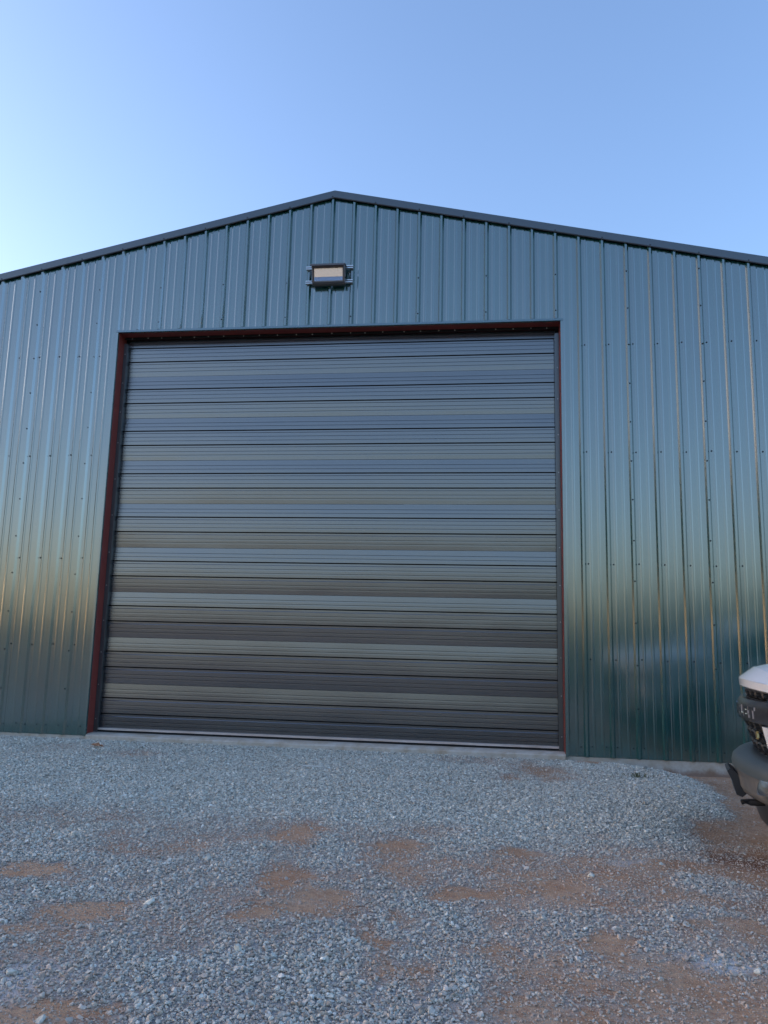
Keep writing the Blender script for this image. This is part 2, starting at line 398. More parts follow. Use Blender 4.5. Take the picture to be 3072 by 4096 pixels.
# screws catch the light on the rubber washers at the base
# door opening: green trim, red jambs and header
JX0, JX1, JZ, YD = 1.25, 7.368, 5.52, .19
for nm, pts in (('door_trim', ((XL, -.036, -.005), (JX0-.004, .0, ZT-.0))), ('door_trim', ((JX1+.004, -.036, -.005), (XR, .0, ZT-.0)))):
    mb = MB(); mb.box(*pts); inb(mb.build(nm, m_trim))
for a, b in ((XL-.004, 4.2), (4.196, XR+.004)):
    mb = MB(); z0 = JZ+.003; mb.add([(a, -.0375, ZT+.001), (b, -.0375, ZT+.001), (b, -.041, z0), (a, -.041, z0), (a, .0, ZT+.012), (b, .0, ZT+.012), (a, .0, z0-.002), (b, .0, z0-.002)],
                        [(3, 2, 1, 0), (0, 1, 5, 4), (3, 6, 7, 2), (0, 4, 6, 3), (1, 2, 7, 5)])
    inb(mb.build('door_trim', m_trim))
for s, x in ((-1, JX0), (1, JX1)):
    mb = MB(); mb.box((min(x, x+s*.1), .0012, .0), (max(x, x+s*.1), YD-.02, JZ+.02))
    mb.box((min(x, x+s*.1), YD-.02, .03), (max(x, x+s*.1), YD+.05, JZ+.02))
    o = inb(mb.build('door_jamb', m_red))
    if s < 0:                                # chalk and scuff marks on the left jamb
        for z in (4.93, 3.72, 2.33, 1.14, .17):
            m2 = MB()
            pts = [(x+.0025, .0+.02, z+.02), (x+.0025, .05, z-.0), (x+.0025, .10, z-.035), (x+.0025, .145, z-.05), (x+.0025, .15, z-.03)]
            for P, Q in zip(pts, pts[1:]):
                d = Vector(Q)-Vector(P); nn = Vector((0, -d.z, d.y)).normalized()*.0022
                m2.add([Vector(P)-nn, Vector(P)+nn, Vector(Q)+nn, Vector(Q)-nn], [(0, 1, 2, 3)])
                m2.add([Vector(P)-nn+Vector((0, 0, .035)), Vector(P)+nn+Vector((0, 0, .035)), Vector(Q)+nn+Vector((0, 0, .03)), Vector(Q)-nn+Vector((0, 0, .03))], [(0, 1, 2, 3)])
            m2.build('scuff_mark', m_scuff, o)
mb = MB(); mb.box((JX0-.1, .0012, JZ), (JX1+.1, YD+.04, ZT-.002)); mb.box((JX0-.1, .03, ZT), (JX1+.1, YD+.04, JZ+.2)); inb(mb.build('door_header', m_red))
mb = MB(); mb.box((JX0, YD-.035, JZ-.034), (JX1, YD-.03, JZ-.001)); ang = inb(mb.build('header_angle', m_black))
mb = MB()
x = JX0+.12
while x < JX1-.05:
    mb.screw(x, YD-.035, JZ-.018+rnd.uniform(-.004, .004), .0055, .006); x += rnd.uniform(.2, .3)
mb.build('screws', m_screwl, ang)['kind'] = 'stuff'
ang.data.transform(Matrix())

# roll-up door: curtain sheets, guides, bottom bar
door = empty('roll_up_door', (4.3, YD, 0)); door.parent = bld; door.matrix_parent_inverse = Matrix.Translation((-4.3, 0, 0))
def ind(o):
    o.parent = door; o.matrix_parent_inverse = Matrix.Translation((-4.3, -YD, 0)); return o
CX0, CX1 = JX0+.054, JX1-.045
SEAM, PIT, BUL = .046, .612, .0085
def curtain(z0, top=None, seed=0):
    # (distance below the sheet's top seam, groove depth) breakpoints, going down
    P = [(0, 0)]
    for d, kind in ((.073, 's'), (.124, 's'), (.184, 't'), (.275, 's'), (.33, 's'), (.39, 't'), (.485, 's'), (.535, 's')):
        if kind == 's': P += [(d-.003, 0), (d-.0028, .008), (d+.0012, .008), (d+.0016, .0004), (d+.02, 0)]
        else: P += [(d-.007, 0), (d-.0068, .032), (d+.009, .032), (d+.0092, .006), (d+.033, .006), (d+.041, 0)]
    P.append((.608, 0)); P.append((.6115, .0045))
    zt = z0+PIT
    mb = MB(); NX = 48; xs = lin(CX0, CX1, NX)
    def ypos(x, z, g):
        u = (z-z0)/PIT
        b = BUL*(1-(2*u-1)**2)
        sag = .0055*noise.noise(Vector((x*.7, z*1.3, seed*.37)))+(u-.5)*(((seed*7919) % 13)/13-.5)*.008+.0012*noise.noise(Vector((x*3, z*4, seed)))
        coil = .0
        if z > 5.3: coil = ((z-5.3)/.2)**2*.006
        return YD+.02+g-b+sag+coil
    fine = []
    for (a, b) in zip(P, P[1:]):
        n = max(1, int((b[0]-a[0])/.02))
        for i in range(n):
            fine.append(((a[0]+(b[0]-a[0])*i/n, a[1]+(b[1]-a[1])*i/n), (a[0]+(b[0]-a[0])*(i+1)/n, a[1]+(b[1]-a[1])*(i+1)/n), i, n))
    if top is not None: fine = [f for f in fine if zt-f[1][0] < top]
    runs = []
    for f in fine:
        if f[2] == 0 or not runs: runs.append([f[0], f[1]])
        else: runs[-1].append(f[1])
    for run in runs:
        V = [(x, ypos(x, zt-d, g), zt-d) for (d, g) in run for x in xs]; n = len(run)
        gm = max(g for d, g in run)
        mb.add(V, [(j*NX+i, (j+1)*NX+i, (j+1)*NX+i+1, j*NX+i+1) for j in range(n-1) for i in range(NX-1)], 1 if (gm > .0065 or gm == .0045) else 0, True)  # slot and seam faces blackened to stand in for the shade inside them
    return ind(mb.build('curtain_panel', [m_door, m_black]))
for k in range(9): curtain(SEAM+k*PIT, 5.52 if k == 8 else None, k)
mb = MB()
mb.box((CX0-.01, YD-.018, .056), (CX1+.01, YD+.03, .080)); ind(mb.build('bottom_bar', m_bar))
mb = MB(); mb.box((CX0-.02, YD-.016, .033), (CX1+.02, YD+.04, .0555)); ind(mb.build('bottom_seal', m_black))
for s, x in ((1, JX0), (-1, JX1)):
    mb = MB(); X = lambda a: x+s*a
    def bb(a, b): mb.box((min(a[0], b[0]), a[1], a[2]), (max(a[0], b[0]), b[1], b[2]))
    bb((X(.002), YD-.03, .03), (X(.05), YD-.026, JZ-.09)); bb((X(.05), YD-.045, .03), (X(.054), YD+.06, JZ-.092)); bb((X(.0545), YD-.044, .032), (X(.066 if s > 0 else .06), YD-.040, JZ-.12))
    g = ind(mb.build('door_guide', m_guide))
    m2 = MB(); z = .2
    while z < JZ-.15:
        m2.screw(X(.024), YD-.03, z, .0045); z += rnd.uniform(.42, .52)
    m2.build('screws', m_screwl, g)['kind'] = 'stuff'
# ragged outer edge of the curtain in the guide: rivet plates
mb = MB()
for k in range(9):
    for d in (.184, .39):
        z = SEAM+(k+1)*PIT-d
        if z > 5.4: continue
        for x in (CX0-.004, CX1-.016): mb.box((x, YD-.006, z-.05), (x+.02, YD+.0, z-.004))
ind(tag(mb.build('edge_clips', m_guide), kind='stuff'))
# foundation
fnd = MB()
fnd.box((BX0-.02, .004, -.5), (JX0-.002, DEPTH, -.001)); fnd.box((JX1+.002, .004, -.5), (BX1+.02, DEPTH, -.001))
fo = inb(fnd.build('foundation', m_conc))
mb = MB()
xs = lin(JX0-.001, JX1+.001, 90)
def sill(x, t):                              # door sill with a worn rounded nose
    j = .006*noise.noise(Vector((x*6, 1, 0)))+.004*noise.noise(Vector((x*21, 1, 0)))
    return {0: (x, YD+.6, .031), 1: (x, .03+j, .027), 2: (x, -.028+j, .012), 3: (x, -.04+j, -.0), 4: (x, -.042+j, -.5)}[t]
mb.grid(sill, xs, [0, 1, 2, 3, 4], 0, False)
inb(mb.build('door_sill', m_conc))
mb = MB(); mb.box((JX0-.2, YD+.55, -.02), (JX1+.2, DEPTH-.1, .0305)); inb(mb.build('floor', m_conc))

# ------------------------------------------------------------------ wall light on two strut channels
m_bronze = mat('bronze_housing', (.14, .13, .13), .35, .3, 1.5, 0, (60, .1, .002, I3))
m_galv = mat('galvanised', (.68, .72, .76), .32, .75, 1.5, 0, None, (40, (.5, .53, .56), .7, I3))
m_refl = mat('lamp_reflector', (.9, .9, .92), .16, 1.0)
m_glass = bpy.data.materials.new('lamp_glass'); m_glass.use_nodes = True
b = m_glass.node_tree.nodes['Principled BSDF']; b.inputs['Transmission Weight'].default_value = 1; b.inputs['Roughness'].default_value = .08; b.inputs['IOR'].default_value = 1.3
b.inputs['Base Color'].default_value = (.95, .97, 1, 1)
LX, LZ = 4.268, 6.105
lamp = tag(empty('wall_light', (LX, -.06, LZ)), 'bronze box floodlight with glass front under the gable peak, on two steel strut channels', 'light')
W = .225
mb = MB()
prof = [(0, .0), (-.06, .0), (-.088, .018), (-.155, .215), (-.15, .245), (-.0, .265)]   # (y, z) side outline
# housing: rear shell plus a frame round the glass
for x0, x1 in ((-W, -W+.022), (W-.022, W)):
    mb.prism([(x0, y, z) for y, z in prof], (x1-x0, 0, 0))
mb.prism([(-W+.022, y, z) for y, z in ((0, 0), (-.06, 0), (-.088, .018), (-.09, .032), (0, .02))], (2*W-.044, 0, 0))
mb.prism([(-W+.022, y, z) for y, z in ((0, .235), (-.148, .2), (-.155, .215), (-.15, .245), (0, .265))], (2*W-.044, 0, 0))
mb.box((-W+.022, -.012, .03), (W-.022, -.001, .235))
mb.build('housing', m_bronze, lamp)
mb = MB(); mb.prism([(-W-.012, y, z) for y, z in ((-.02, .268), (-.15, .25), (-.185, .236), (-.19, .208), (-.184, .208), (-.179, .23), (-.148, .243), (-.02, .261))], (2*W+.024, 0, 0))
mb.build('visor', m_bronze, lamp)
mb = MB()
mb.grid(lambda u, v: (-W+.03+u*(2*W-.06), -.080-.004*v, .032+v*.058), lin(0, 1, 8), lin(0, 1, 6))
mb.build('reflector', m_refl, lamp)
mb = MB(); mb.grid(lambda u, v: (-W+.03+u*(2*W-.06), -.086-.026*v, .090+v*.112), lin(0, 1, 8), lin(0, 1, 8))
mb.build('reflection_tint_panel', mat('reflection_tint_panel', (.98, .64, .45), .22, .9), lamp)  # upper reflector, peach tint painted in for the warm horizon's reflection
mb = MB(); mb.slab(lambda u, v: (-W+.028+u*(2*W-.056), -.092-.06*v, .030+v*.172), lin(0, 1, 3), lin(0, 1, 6), (0, .003, 0)); gl = mb.build('glass', m_glass, lamp); fix_normals(gl)
for z0 in (.005, .213):
    mb = MB(); x0, x1 = -.334, .322
    zc = z0+.03; yb = .024
    mb.box((x0, yb-.003, zc), (x1, yb, zc+.041)); mb.box((x0, yb-.04, zc+.038), (x1, yb-.003, zc+.041)); mb.box((x0, yb-.04, zc), (x1, yb-.003, zc+.003))
    mb.box((x0, yb-.043, zc), (x1, yb-.0405, zc+.013)); mb.box((x0, yb-.043, zc+.028), (x1, yb-.0405, zc+.041))
    for xx in (-.25, .255): mb.box((xx-.012, yb-.0062, zc+.014), (xx+.012, yb-.0032, zc+.027), 1)
    o = mb.build('strut_channel', [m_galv, m_black], lamp)
mb = MB(); mb.tube([(W-.005, -.05, .09), (W+.012, -.05, .09)], .012, 8); mb.build('side_bolt', m_black, lamp)
mb = MB(); mb.tube([(-W-.012, -.05, .05), (-W+.005, -.05, .05)], .014, 8); mb.build('side_bolt', m_black, lamp)
mb = MB(); mb.tube([(-.1, -.05, .262), (-.02, -.05, .278), (.03, -.05, .262)], .008, 8); mb.build('top_screw', m_galv, lamp)

# ------------------------------------------------------------------ pickup truck nosing in from the right
m_white = mat('white_car_paint', (.74, .76, .78), .3, 0, 1.5, 1)
m_blk = mat('black_gloss_plastic', (.018, .02, .024), .2, 0, 1.6, 0, (50, .1, .002, I3), (6, (.05, .052, .055), .6, I3))
m_mesh = mat('grille_plastic', (.022, .024, .028), .42)
m_tex = mat('textured_bumper_plastic', (.045, .062, .07), .42, 0, 1.6, 0, (300, .3, .001, I3), (5, (.07, .085, .09), .6, I3))
m_low = mat('bumper_lower_dusty', (.075, .082, .088), .6, 0, 1.5, 0, (90, .3, .002, I3), (7, (.15, .145, .14), .7, I3))
m_chrome = mat('chrome', (.8, .83, .86), .08, 1.0)
m_gold = mat('gold_badge', (.62, .45, .18), .3, .8)
m_tyre = mat('tyre_rubber', (.018, .018, .018), .8)
m_rim = mat('alloy_rim', (.5, .5, .52), .25, 1.0)
m_cgl = mat('dark_car_glass', (.01, .012, .014), .04, 0, 1.6)
m_lens = mat('headlight_lens', (.12, .14, .16), .3, .2, 1.6)
truck = tag(empty('pickup_truck', (8.355, -3.395, -.24), R(167.1)), 'white pickup truck with black honeycomb grille and grey bumper, nosed in at the right edge', 'pickup truck')
def crv(s): a = abs(s); return -.30*s*s-.9*max(0, a-.72)**2
def tb(mb, name, mats, parent=truck):
    return mb.build(name, mats, parent)
# hood with folded front lip
HP = [(-.08, 1.28), (-.045, 1.284), (-.02, 1.30), (-.018, 1.355), (-.04, 1.375), (-.13, 1.42), (-.27, 1.455), (-.55, 1.48), (-.9, 1.51), (-1.32, 1.53)]
def hood(i, s):
    X, z = HP[i]; t = abs(s)/.86
    dome = .022*(1-min(1, t*1.5)**2) if i > 4 else 0
    return (X+crv(s)*(1-i*.05), s*1.0, z+dome-.05*t**3*(i > 3)-.028*t*t)
mb = MB(); ss = lin(-.93, .93, 27)
for i in range(len(HP)-1):
    mb.grid(lambda a, s: hood(int(a), s), [i, i+1], ss, 0, i > 3)
tb(mb, 'hood', m_white)
# black badge on the hood
mb = MB(); mb.add([(-.155+crv(.2), .16, 1.425), (-.20, .02, 1.446), (-.28, -.02, 1.462), (-.42, .03, 1.49), (-.40, .10, 1.487), (-.27, .12, 1.462), (-.22, .18, 1.447)], [tuple(range(7))])
o = tb(mb, 'hood_badge', m_blk)
# header strip under the hood and white surround each side
for sg in (-1, 1):
    m9 = MB(); m9.slab(lambda s, v: (-.05+.03*(sg > 0)-.06*(1-v)-.17*s*s, sg*s, .78+.27*v), lin(.68, .98, 8), lin(0, 1, 5), (-.05, 0, 0)); tb(m9, 'grille_surround', m_white)
    m9 = MB(); m9.slab(lambda s, v: (-.03-.03*v-.27*s*s, sg*s, 1.20+.05*v), lin(.45 if sg < 0 else .62, .95, 12), [0, 1], (-.03, 0, 0)); tb(m9, 'header_panel', m_white if sg < 0 else m_cgl)
# backing behind the meshes
mb = MB(); mb.slab(lambda s, v: (-.17+crv(s)+.0*v, s, .80+.48*v), lin(-.8, .8, 20), [0, 1], (-.03, 0, 0)); tb(mb, 'grille_backing', m_black)
def ring(mb, fx, s0, z0, ws, hz, th, dep):
    n = 10; A = []; B = []
    for k in range(n):
        t = 2*math.pi*(k+.5)/n
        q = lambda e: math.copysign(abs(e)**.6, e)
        A.append((q(math.cos(t)), q(math.sin(t))))
    V = []
    for (rr, off) in ((1, 0), (0, 0), (0, -dep), (1, -dep)):
        for cx, cy in A:
            w_, h_ = (ws, hz) if rr else (ws-th, hz-th)
            if rr and off == 0: w_, h_ = ws-th*.25, hz-th*.25
            s = s0+cx*w_; z = z0+cy*h_
            V.append((fx(s, z)+off+(-.012 if rr else 0), s, z))
    fs = [(j*n+k, j*n+(k+1) % n, ((j+1) % 4)*n+(k+1) % n, ((j+1) % 4)*n+k) for j in range(4) for k in range(n)]
    mb.add(V, fs, 0, False)
fU = lambda s, z: -.055-.26*s*s-(1.30-z)*.12
mb = MB()
for i in range(-5, 6): ring(mb, fU, i*.145, 1.25, .072, .036, .018, .05)
for i in range(-14, 15): mb.box((fU(i*.056, 1.2)-.04, i*.056-.003, 1.185), (fU(i*.056, 1.2)-.002, i*.056+.003, 1.213))
mb.slab(lambda s, v: (fU(s, 1.2)-.004, s, 1.205+.008*v), lin(-.8, .8, 20), [0, 1], (-.04, 0, 0))
tb(mb, 'grille_mesh', m_mesh)
fL = lambda s, z: -.035-.26*s*s-(1.06-z)*.30
mb = MB()
for row in range(4):
    z = 1.03-row*.083
    for i in range(-5, 6): ring(mb, fL, i*.145+(.0725 if row % 2 else 0), z, .076, .046, .020, .05)
tb(mb, 'grille_mesh', m_mesh)
# name bar
fB = lambda s, z: .0-.31*s*s-.55*max(0, abs(s)-.8)**2-.9*(z-1.14)**2*(4 if z > 1.19 else 1)
mb = MB(); mb.slab(lambda s, z: (fB(s, z), s, z+.012*abs(s)*0), lin(-.98, .98, 50), [1.055, 1.066, 1.09, 1.12, 1.15, 1.175, 1.192, 1.21], (-.06, 0, 0))
bar = tb(mb, 'grille_bar', m_blk)
STR = {'C': [(0,0,.28,1),(.28,.76,1,1),(.28,0,1,.24)], 'H': [(0,0,.28,1),(.72,0,1,1),(.28,.38,.72,.62)], 'E': [(0,0,.28,1),(.28,.78,1,1),(.28,.39,.9,.61),(.28,0,1,.22)],
       'R': [(0,0,.28,1),(.28,.78,1,1),(.72,.5,1,.78),(.28,.38,1,.56),(.7,0,1,.38)], 'O': [(0,0,.28,1),(.72,0,1,1),(.28,.76,.72,1),(.28,0,.72,.24)], 'L': [(0,0,.28,1),(.28,0,1,.24)], 'T': [(.36,0,.64,.76),(0,.76,1,1)]}
for i, ch in enumerate('CHEVROLET'):
    s0 = (i-4.5)*.112+.008; wd, hg, z0 = .092, .076, 1.085
    mb = MB()
    def blk(poly):
        n = len(poly); ca = sum(p[0] for p in poly)/n; cc = sum(p[1] for p in poly)/n
        for grow, h0, h1, mi in ((.045, -.004, .0055, 1), (-.045, .0055, .0085, 0)):
            P = [(a+math.copysign(grow, a-ca), c+math.copysign(grow, c-cc)) for a, c in poly]
            fr = [(fB(s0+a*wd, z0+c*hg)+h1, s0+a*wd, z0+c*hg) for a, c in P]; bk = [(fB(s0+a*wd, z0+c*hg)+h0, s0+a*wd, z0+c*hg) for a, c in P]
            mb.add(fr, [tuple(range(n))], mi); mb.add(fr+bk, [(k, (k+1) % n, (k+1) % n+n, k+n) for k in range(n)], 1)
    if ch == 'V': blk([(0, 1), (.28, 1), (.64, 0), (.36, 0)]); blk([(.72, 1), (1, 1), (.64, 0), (.36, 0)])
    else:
        for a, c, a2, c2 in STR[ch]: blk([(a, c), (a2, c), (a2, c2), (a, c2)])
    mb.build('letter', [m_blk, m_chrome], bar)
# small gold badge in the lower mesh
mb = MB(); s0, z0 = .42, .965; bx = fL(s0, z0)+.012
mb.prism([(bx, s0+a, z0+c) for a, c in ((-.06, -.012), (-.02, -.012), (-.02, -.026), (.02, -.026), (.02, -.012), (.06, -.012), (.052, .014), (.02, .014), (.02, .028), (-.02, .028), (-.02, .014), (-.052, .014))], (.014, 0, 0)); tb(mb, 'badge', m_gold)
# bumper: upper pad, rolled edge, dusty lower face
BP = [(-.22, .76), (-.15, .80), (-.11, .818), (-.04, .812), (.02, .79), (.052, .76), (.062, .72), (.058, .692)]
BL = [(.058, .692), (.045, .672), (.035, .62), (.028, .57), (.010, .53), (-.05, .51)]
bc = lambda s: -.27*s*s-.75*max(0, abs(s)-.72)**2
mb = MB(); mb.grid(lambda a, s: (BP[int(a)][0]+bc(s), s, BP[int(a)][1]-.02*(1-min(1, abs(s)/.7))*0), range(len(BP)), lin(-1.03, 1.03, 50)); tb(mb, 'bumper_cover', m_tex)
mb = MB(); mb.grid(lambda a, s: (BL[int(a)][0]+bc(s), s, BL[int(a)][1]), range(len(BL)), lin(-1.03, 1.03, 50)); tb(mb, 'bumper_face', m_low)
for sg in (-1, 1):
    mb = MB()
    def cap_(a, v):
        s = .645+a*.375; h0 = .755-.0*a; sh = min(1, (a/.13)**.5 if a < .13 else 1)
        zc = .655; z = zc+(v-.5)*.12*sh
        return (bc(s)+.05+(.032-.034*v+.006*math.sin(math.pi*v))*sh-(.02 if a > .97 else 0), sg*s, z+.02*a)
    mb.grid(cap_, [0, .005, .015, .03, .05, .08, .13, .3, .5, .7, .85, 1], lin(0, 1, 7)); tb(mb, 'bumper_cap', m_chrome if sg > 0 else m_tex)
mb = MB(); mb.prism([(.045, -.16, .66), (.088, -.16, .685), (.108, -.16, .665), (.076, -.16, .60), (.05, -.16, .50), (.01, -.16, .485), (-.03, -.16, .52)], (0, .34, 0)); tb(mb, 'plate_bracket', m_mesh)
for sg in (-1, 1):
    mb = MB(); mb.tube([(-.12, sg*.40, .50), (-.02, sg*.40, .50), (.03, sg*.41, .495), (.03, sg*.45, .495), (-.02, sg*.46, .495), (-.12, sg*.46, .5)], .016, 8); tb(mb, 'tow_hook', m_black)
mb = MB(); mb.slab(lambda s, v: (-.10+.06*v+bc(s)*.9-.02*(1-v), s, .32+.23*v), lin(-.92, .92, 30), lin(0, 1, 5), (-.03, 0, 0)); tb(mb, 'air_dam', m_mesh)
for sg in (-1, 1):
    mb = MB(); mb.slab(lambda s, v: (-.02-.34*s*s-.9*max(0, s-.85)**2-.02*v, sg*s, .99+.19*v), lin(.74, 1.0, 8), lin(0, 1, 4), (-.06, 0, 0)); tb(mb, 'headlight', m_lens)
# body sides with wheel arches
def side_poly():
    P = [(-.42, 1.30), (-.36, 1.20), (-.34, .95), (-.36, .86), (-.5, .56)]
    for cx in (-1.08, -5.12):
        P += [(cx+.56*math.cos(t), .45+.56*math.sin(t)) for t in [math.pi*k/12 for k in range(1, 12)] if .45+.56*math.sin(t) > .5]
        P += [(cx-.62, .48)]
    P += [(-6.2, .55), (-6.28, 1.38), (-4.3, 1.42), (-1.4, 1.40), (-.8, 1.36)]
    return P
for sg in (-1, 1):
    mb = MB(); sp = side_poly()
    mb.prism([(x, sg*.93, z) for x, z in sp], (0, sg*.085, 0)); o = tb(mb, 'fender', m_white)
    b2 = bmesh.new(); b2.from_mesh(o.data); bmesh.ops.triangulate(b2, faces=[f for f in b2.faces if len(f.verts) > 4]); bmesh.ops.recalc_face_normals(b2, faces=b2.faces); b2.to_mesh(o.data); b2.free()
mb = MB(); mb.box((-1.6, -.93, .62), (-1.3, .93, 1.42)); mb.box((-4.15, -.93, .62), (-1.6, .93, 1.30)); mb.box((-6.25, -.93, .62), (-4.15, .93, .95)); mb.box((-6.25, -.93, .95), (-6.2, .93, 1.36)); tb(mb, 'body', m_white)
mb = MB()                                     # cab
cabp = [(-1.30, 1.40), (-1.95, 1.93), (-2.15, 1.98), (-3.7, 1.98), (-3.95, 1.90), (-4.12, 1.36)]
mb.prism([(x, -.82, z) for x, z in cabp], (0, 1.64, 0)); tb(mb, 'cab', m_white)
mb = MB(); mb.add([(-1.335, -.76, 1.44), (-1.335, .76, 1.44), (-1.925, .70, 1.915), (-1.925, -.70, 1.915)], [(0, 1, 2, 3)]); tb(mb, 'windscreen', m_cgl)
for sg in (-1, 1):
    for a, b_, c, d in ((-1.75, -2.72, -2.72, -2.12), (-2.80, -3.68, -3.58, -2.80)):
        mb = MB(); mb.prism([(a, sg*.823, 1.44), (b_, sg*.823, 1.44), (c, sg*.823, 1.90), (d, sg*.823, 1.90)], (0, sg*.004, 0)); tb(mb, 'side_window', m_cgl)
    for X in (-1.08, -5.12):
        tyr = empty('wheel'); tyr.parent = truck; tyr.location = (X, sg*.86, .41)
        mb = MB(); n = 40
        pr = [(.24, -.12), (.38, -.13), (.405, -.11), (.41, 0), (.405, .11), (.38, .13), (.24, .12)]
        mb.add([(r*math.cos(t), y, r*math.sin(t)) for t in (2*math.pi*k/n for k in range(n)) for r, y in pr],
               [(k*7+j, ((k+1) % n)*7+j, ((k+1) % n)*7+(j+1) % 7, k*7+(j+1) % 7) for k in range(n) for j in range(7)], 0, True); mb.build('tyre', m_tyre, tyr)
        mb = MB()
        for k in range(8):
            t = 2*math.pi*k/8; c_, s_ = math.cos(t), math.sin(t)
            mb.prism([(c_*.05-s_*.03, sg*.10, s_*.05+c_*.03), (c_*.24-s_*.04, sg*.11, s_*.24+c_*.04), (c_*.24+s_*.04, sg*.11, s_*.24-c_*.04), (c_*.05+s_*.03, sg*.10, s_*.05-c_*.03)], (0, -sg*.03, 0))
        mb.tube([(0, sg*.06, 0), (0, sg*.115, 0)], .07, 16); mb.tube([(0, -.02, 0), (0, .02, 0)], .25, 24); mb.build('rim', m_rim, tyr)
    mb = MB(); mb.box((-1.95, min(sg*.9, sg*1.2), 1.42), (-1.8, max(sg*.9, sg*1.2), 1.66)); tb(mb, 'mirror', m_blk)

# ------------------------------------------------------------------ gravel: crushed stones on the ground (stuff)
rocks = bpy.data.collections.new('rock_shapes')       # source shapes, not linked to the scene
def stone_mat():
    m = bpy.data.materials.new('crushed_stone'); m.use_nodes = True
    n = m.node_tree.nodes; l = m.node_tree.links; b = n['Principled BSDF']; b.inputs['Roughness'].default_value = .8
    b.inputs['Specular IOR Level'].default_value = .3
    oi = n.new('ShaderNodeObjectInfo')
    r = n.new('ShaderNodeValToRGB'); e = r.color_ramp.elements; r.color_ramp.interpolation = 'LINEAR'
    st = [(0, (.22, .22, .19)), (.2, (.36, .36, .315)), (.5, (.51, .515, .455)), (.72, (.62, .625, .555)), (.84, (.50, .48, .41)), (.9, (.52, .44, .34)), (.94, (.66, .67, .61)), (1, (.82, .81, .73))]
    e[0].position, e[0].color = st[0][0], (*st[0][1], 1); e[1].position, e[1].color = st[-1][0], (*st[-1][1], 1)
    for p, c in st[1:-1]: k = e.new(p); k.color = (*c, 1)
    l.new(oi.outputs['Random'], r.inputs[0])
    tc = n.new('ShaderNodeTexCoord'); nz = n.new('ShaderNodeTexNoise'); nz.inputs['Scale'].default_value = 2.2; nz.inputs['Detail'].default_value = 5
    l.new(tc.outputs['Object'], nz.inputs['Vector'])
    hv = n.new('ShaderNodeMapRange'); hv.inputs[1].default_value = .3; hv.inputs[2].default_value = .7; hv.inputs[3].default_value = .75; hv.inputs[4].default_value = 1.25; l.new(nz.outputs[0], hv.inputs[0])
    mu = n.new('ShaderNodeMix'); mu.data_type = 'RGBA'; mu.blend_type = 'MULTIPLY'; mu.inputs[0].default_value = 1; l.new(r.outputs[0], mu.inputs[6]); l.new(hv.outputs[0], mu.inputs[7])
    at = n.new('ShaderNodeAttribute'); at.attribute_type = 'INSTANCER'; at.attribute_name = 'dust'
    mx = n.new('ShaderNodeMix'); mx.data_type = 'RGBA'; mx.inputs[7].default_value = (.42, .30, .23, 1)
    l.new(at.outputs['Fac'], mx.inputs[0]); l.new(mu.outputs[2], mx.inputs[6]); l.new(mx.outputs[2], b.inputs['Base Color'])
    return m
m_stone = stone_mat()
rr = random.Random(3)
for k in range(9):
    bm = bmesh.new()
    ax = (rr.uniform(.75, 1.25), rr.uniform(.7, 1.0), rr.uniform(.4, .72))
    for i in range(15):
        v = Vector((rr.gauss(0, 1), rr.gauss(0, 1), rr.gauss(0, 1))).normalized()*rr.uniform(.86, 1.05)
        bm.verts.new((v.x*ax[0]*.5, v.y*ax[1]*.5, v.z*ax[2]*.5))
    h = bmesh.ops.convex_hull(bm, input=bm.verts)
    bmesh.ops.delete(bm, geom=[g for g in h['geom_interior']+h['geom_unused'] if isinstance(g, bmesh.types.BMVert)], context='VERTS')
    mm = bpy.data.meshes.new('rock'); bm.to_mesh(mm); bm.free(); mm.materials.append(m_stone)
    rocks.objects.link(bpy.data.objects.new('rock', mm))
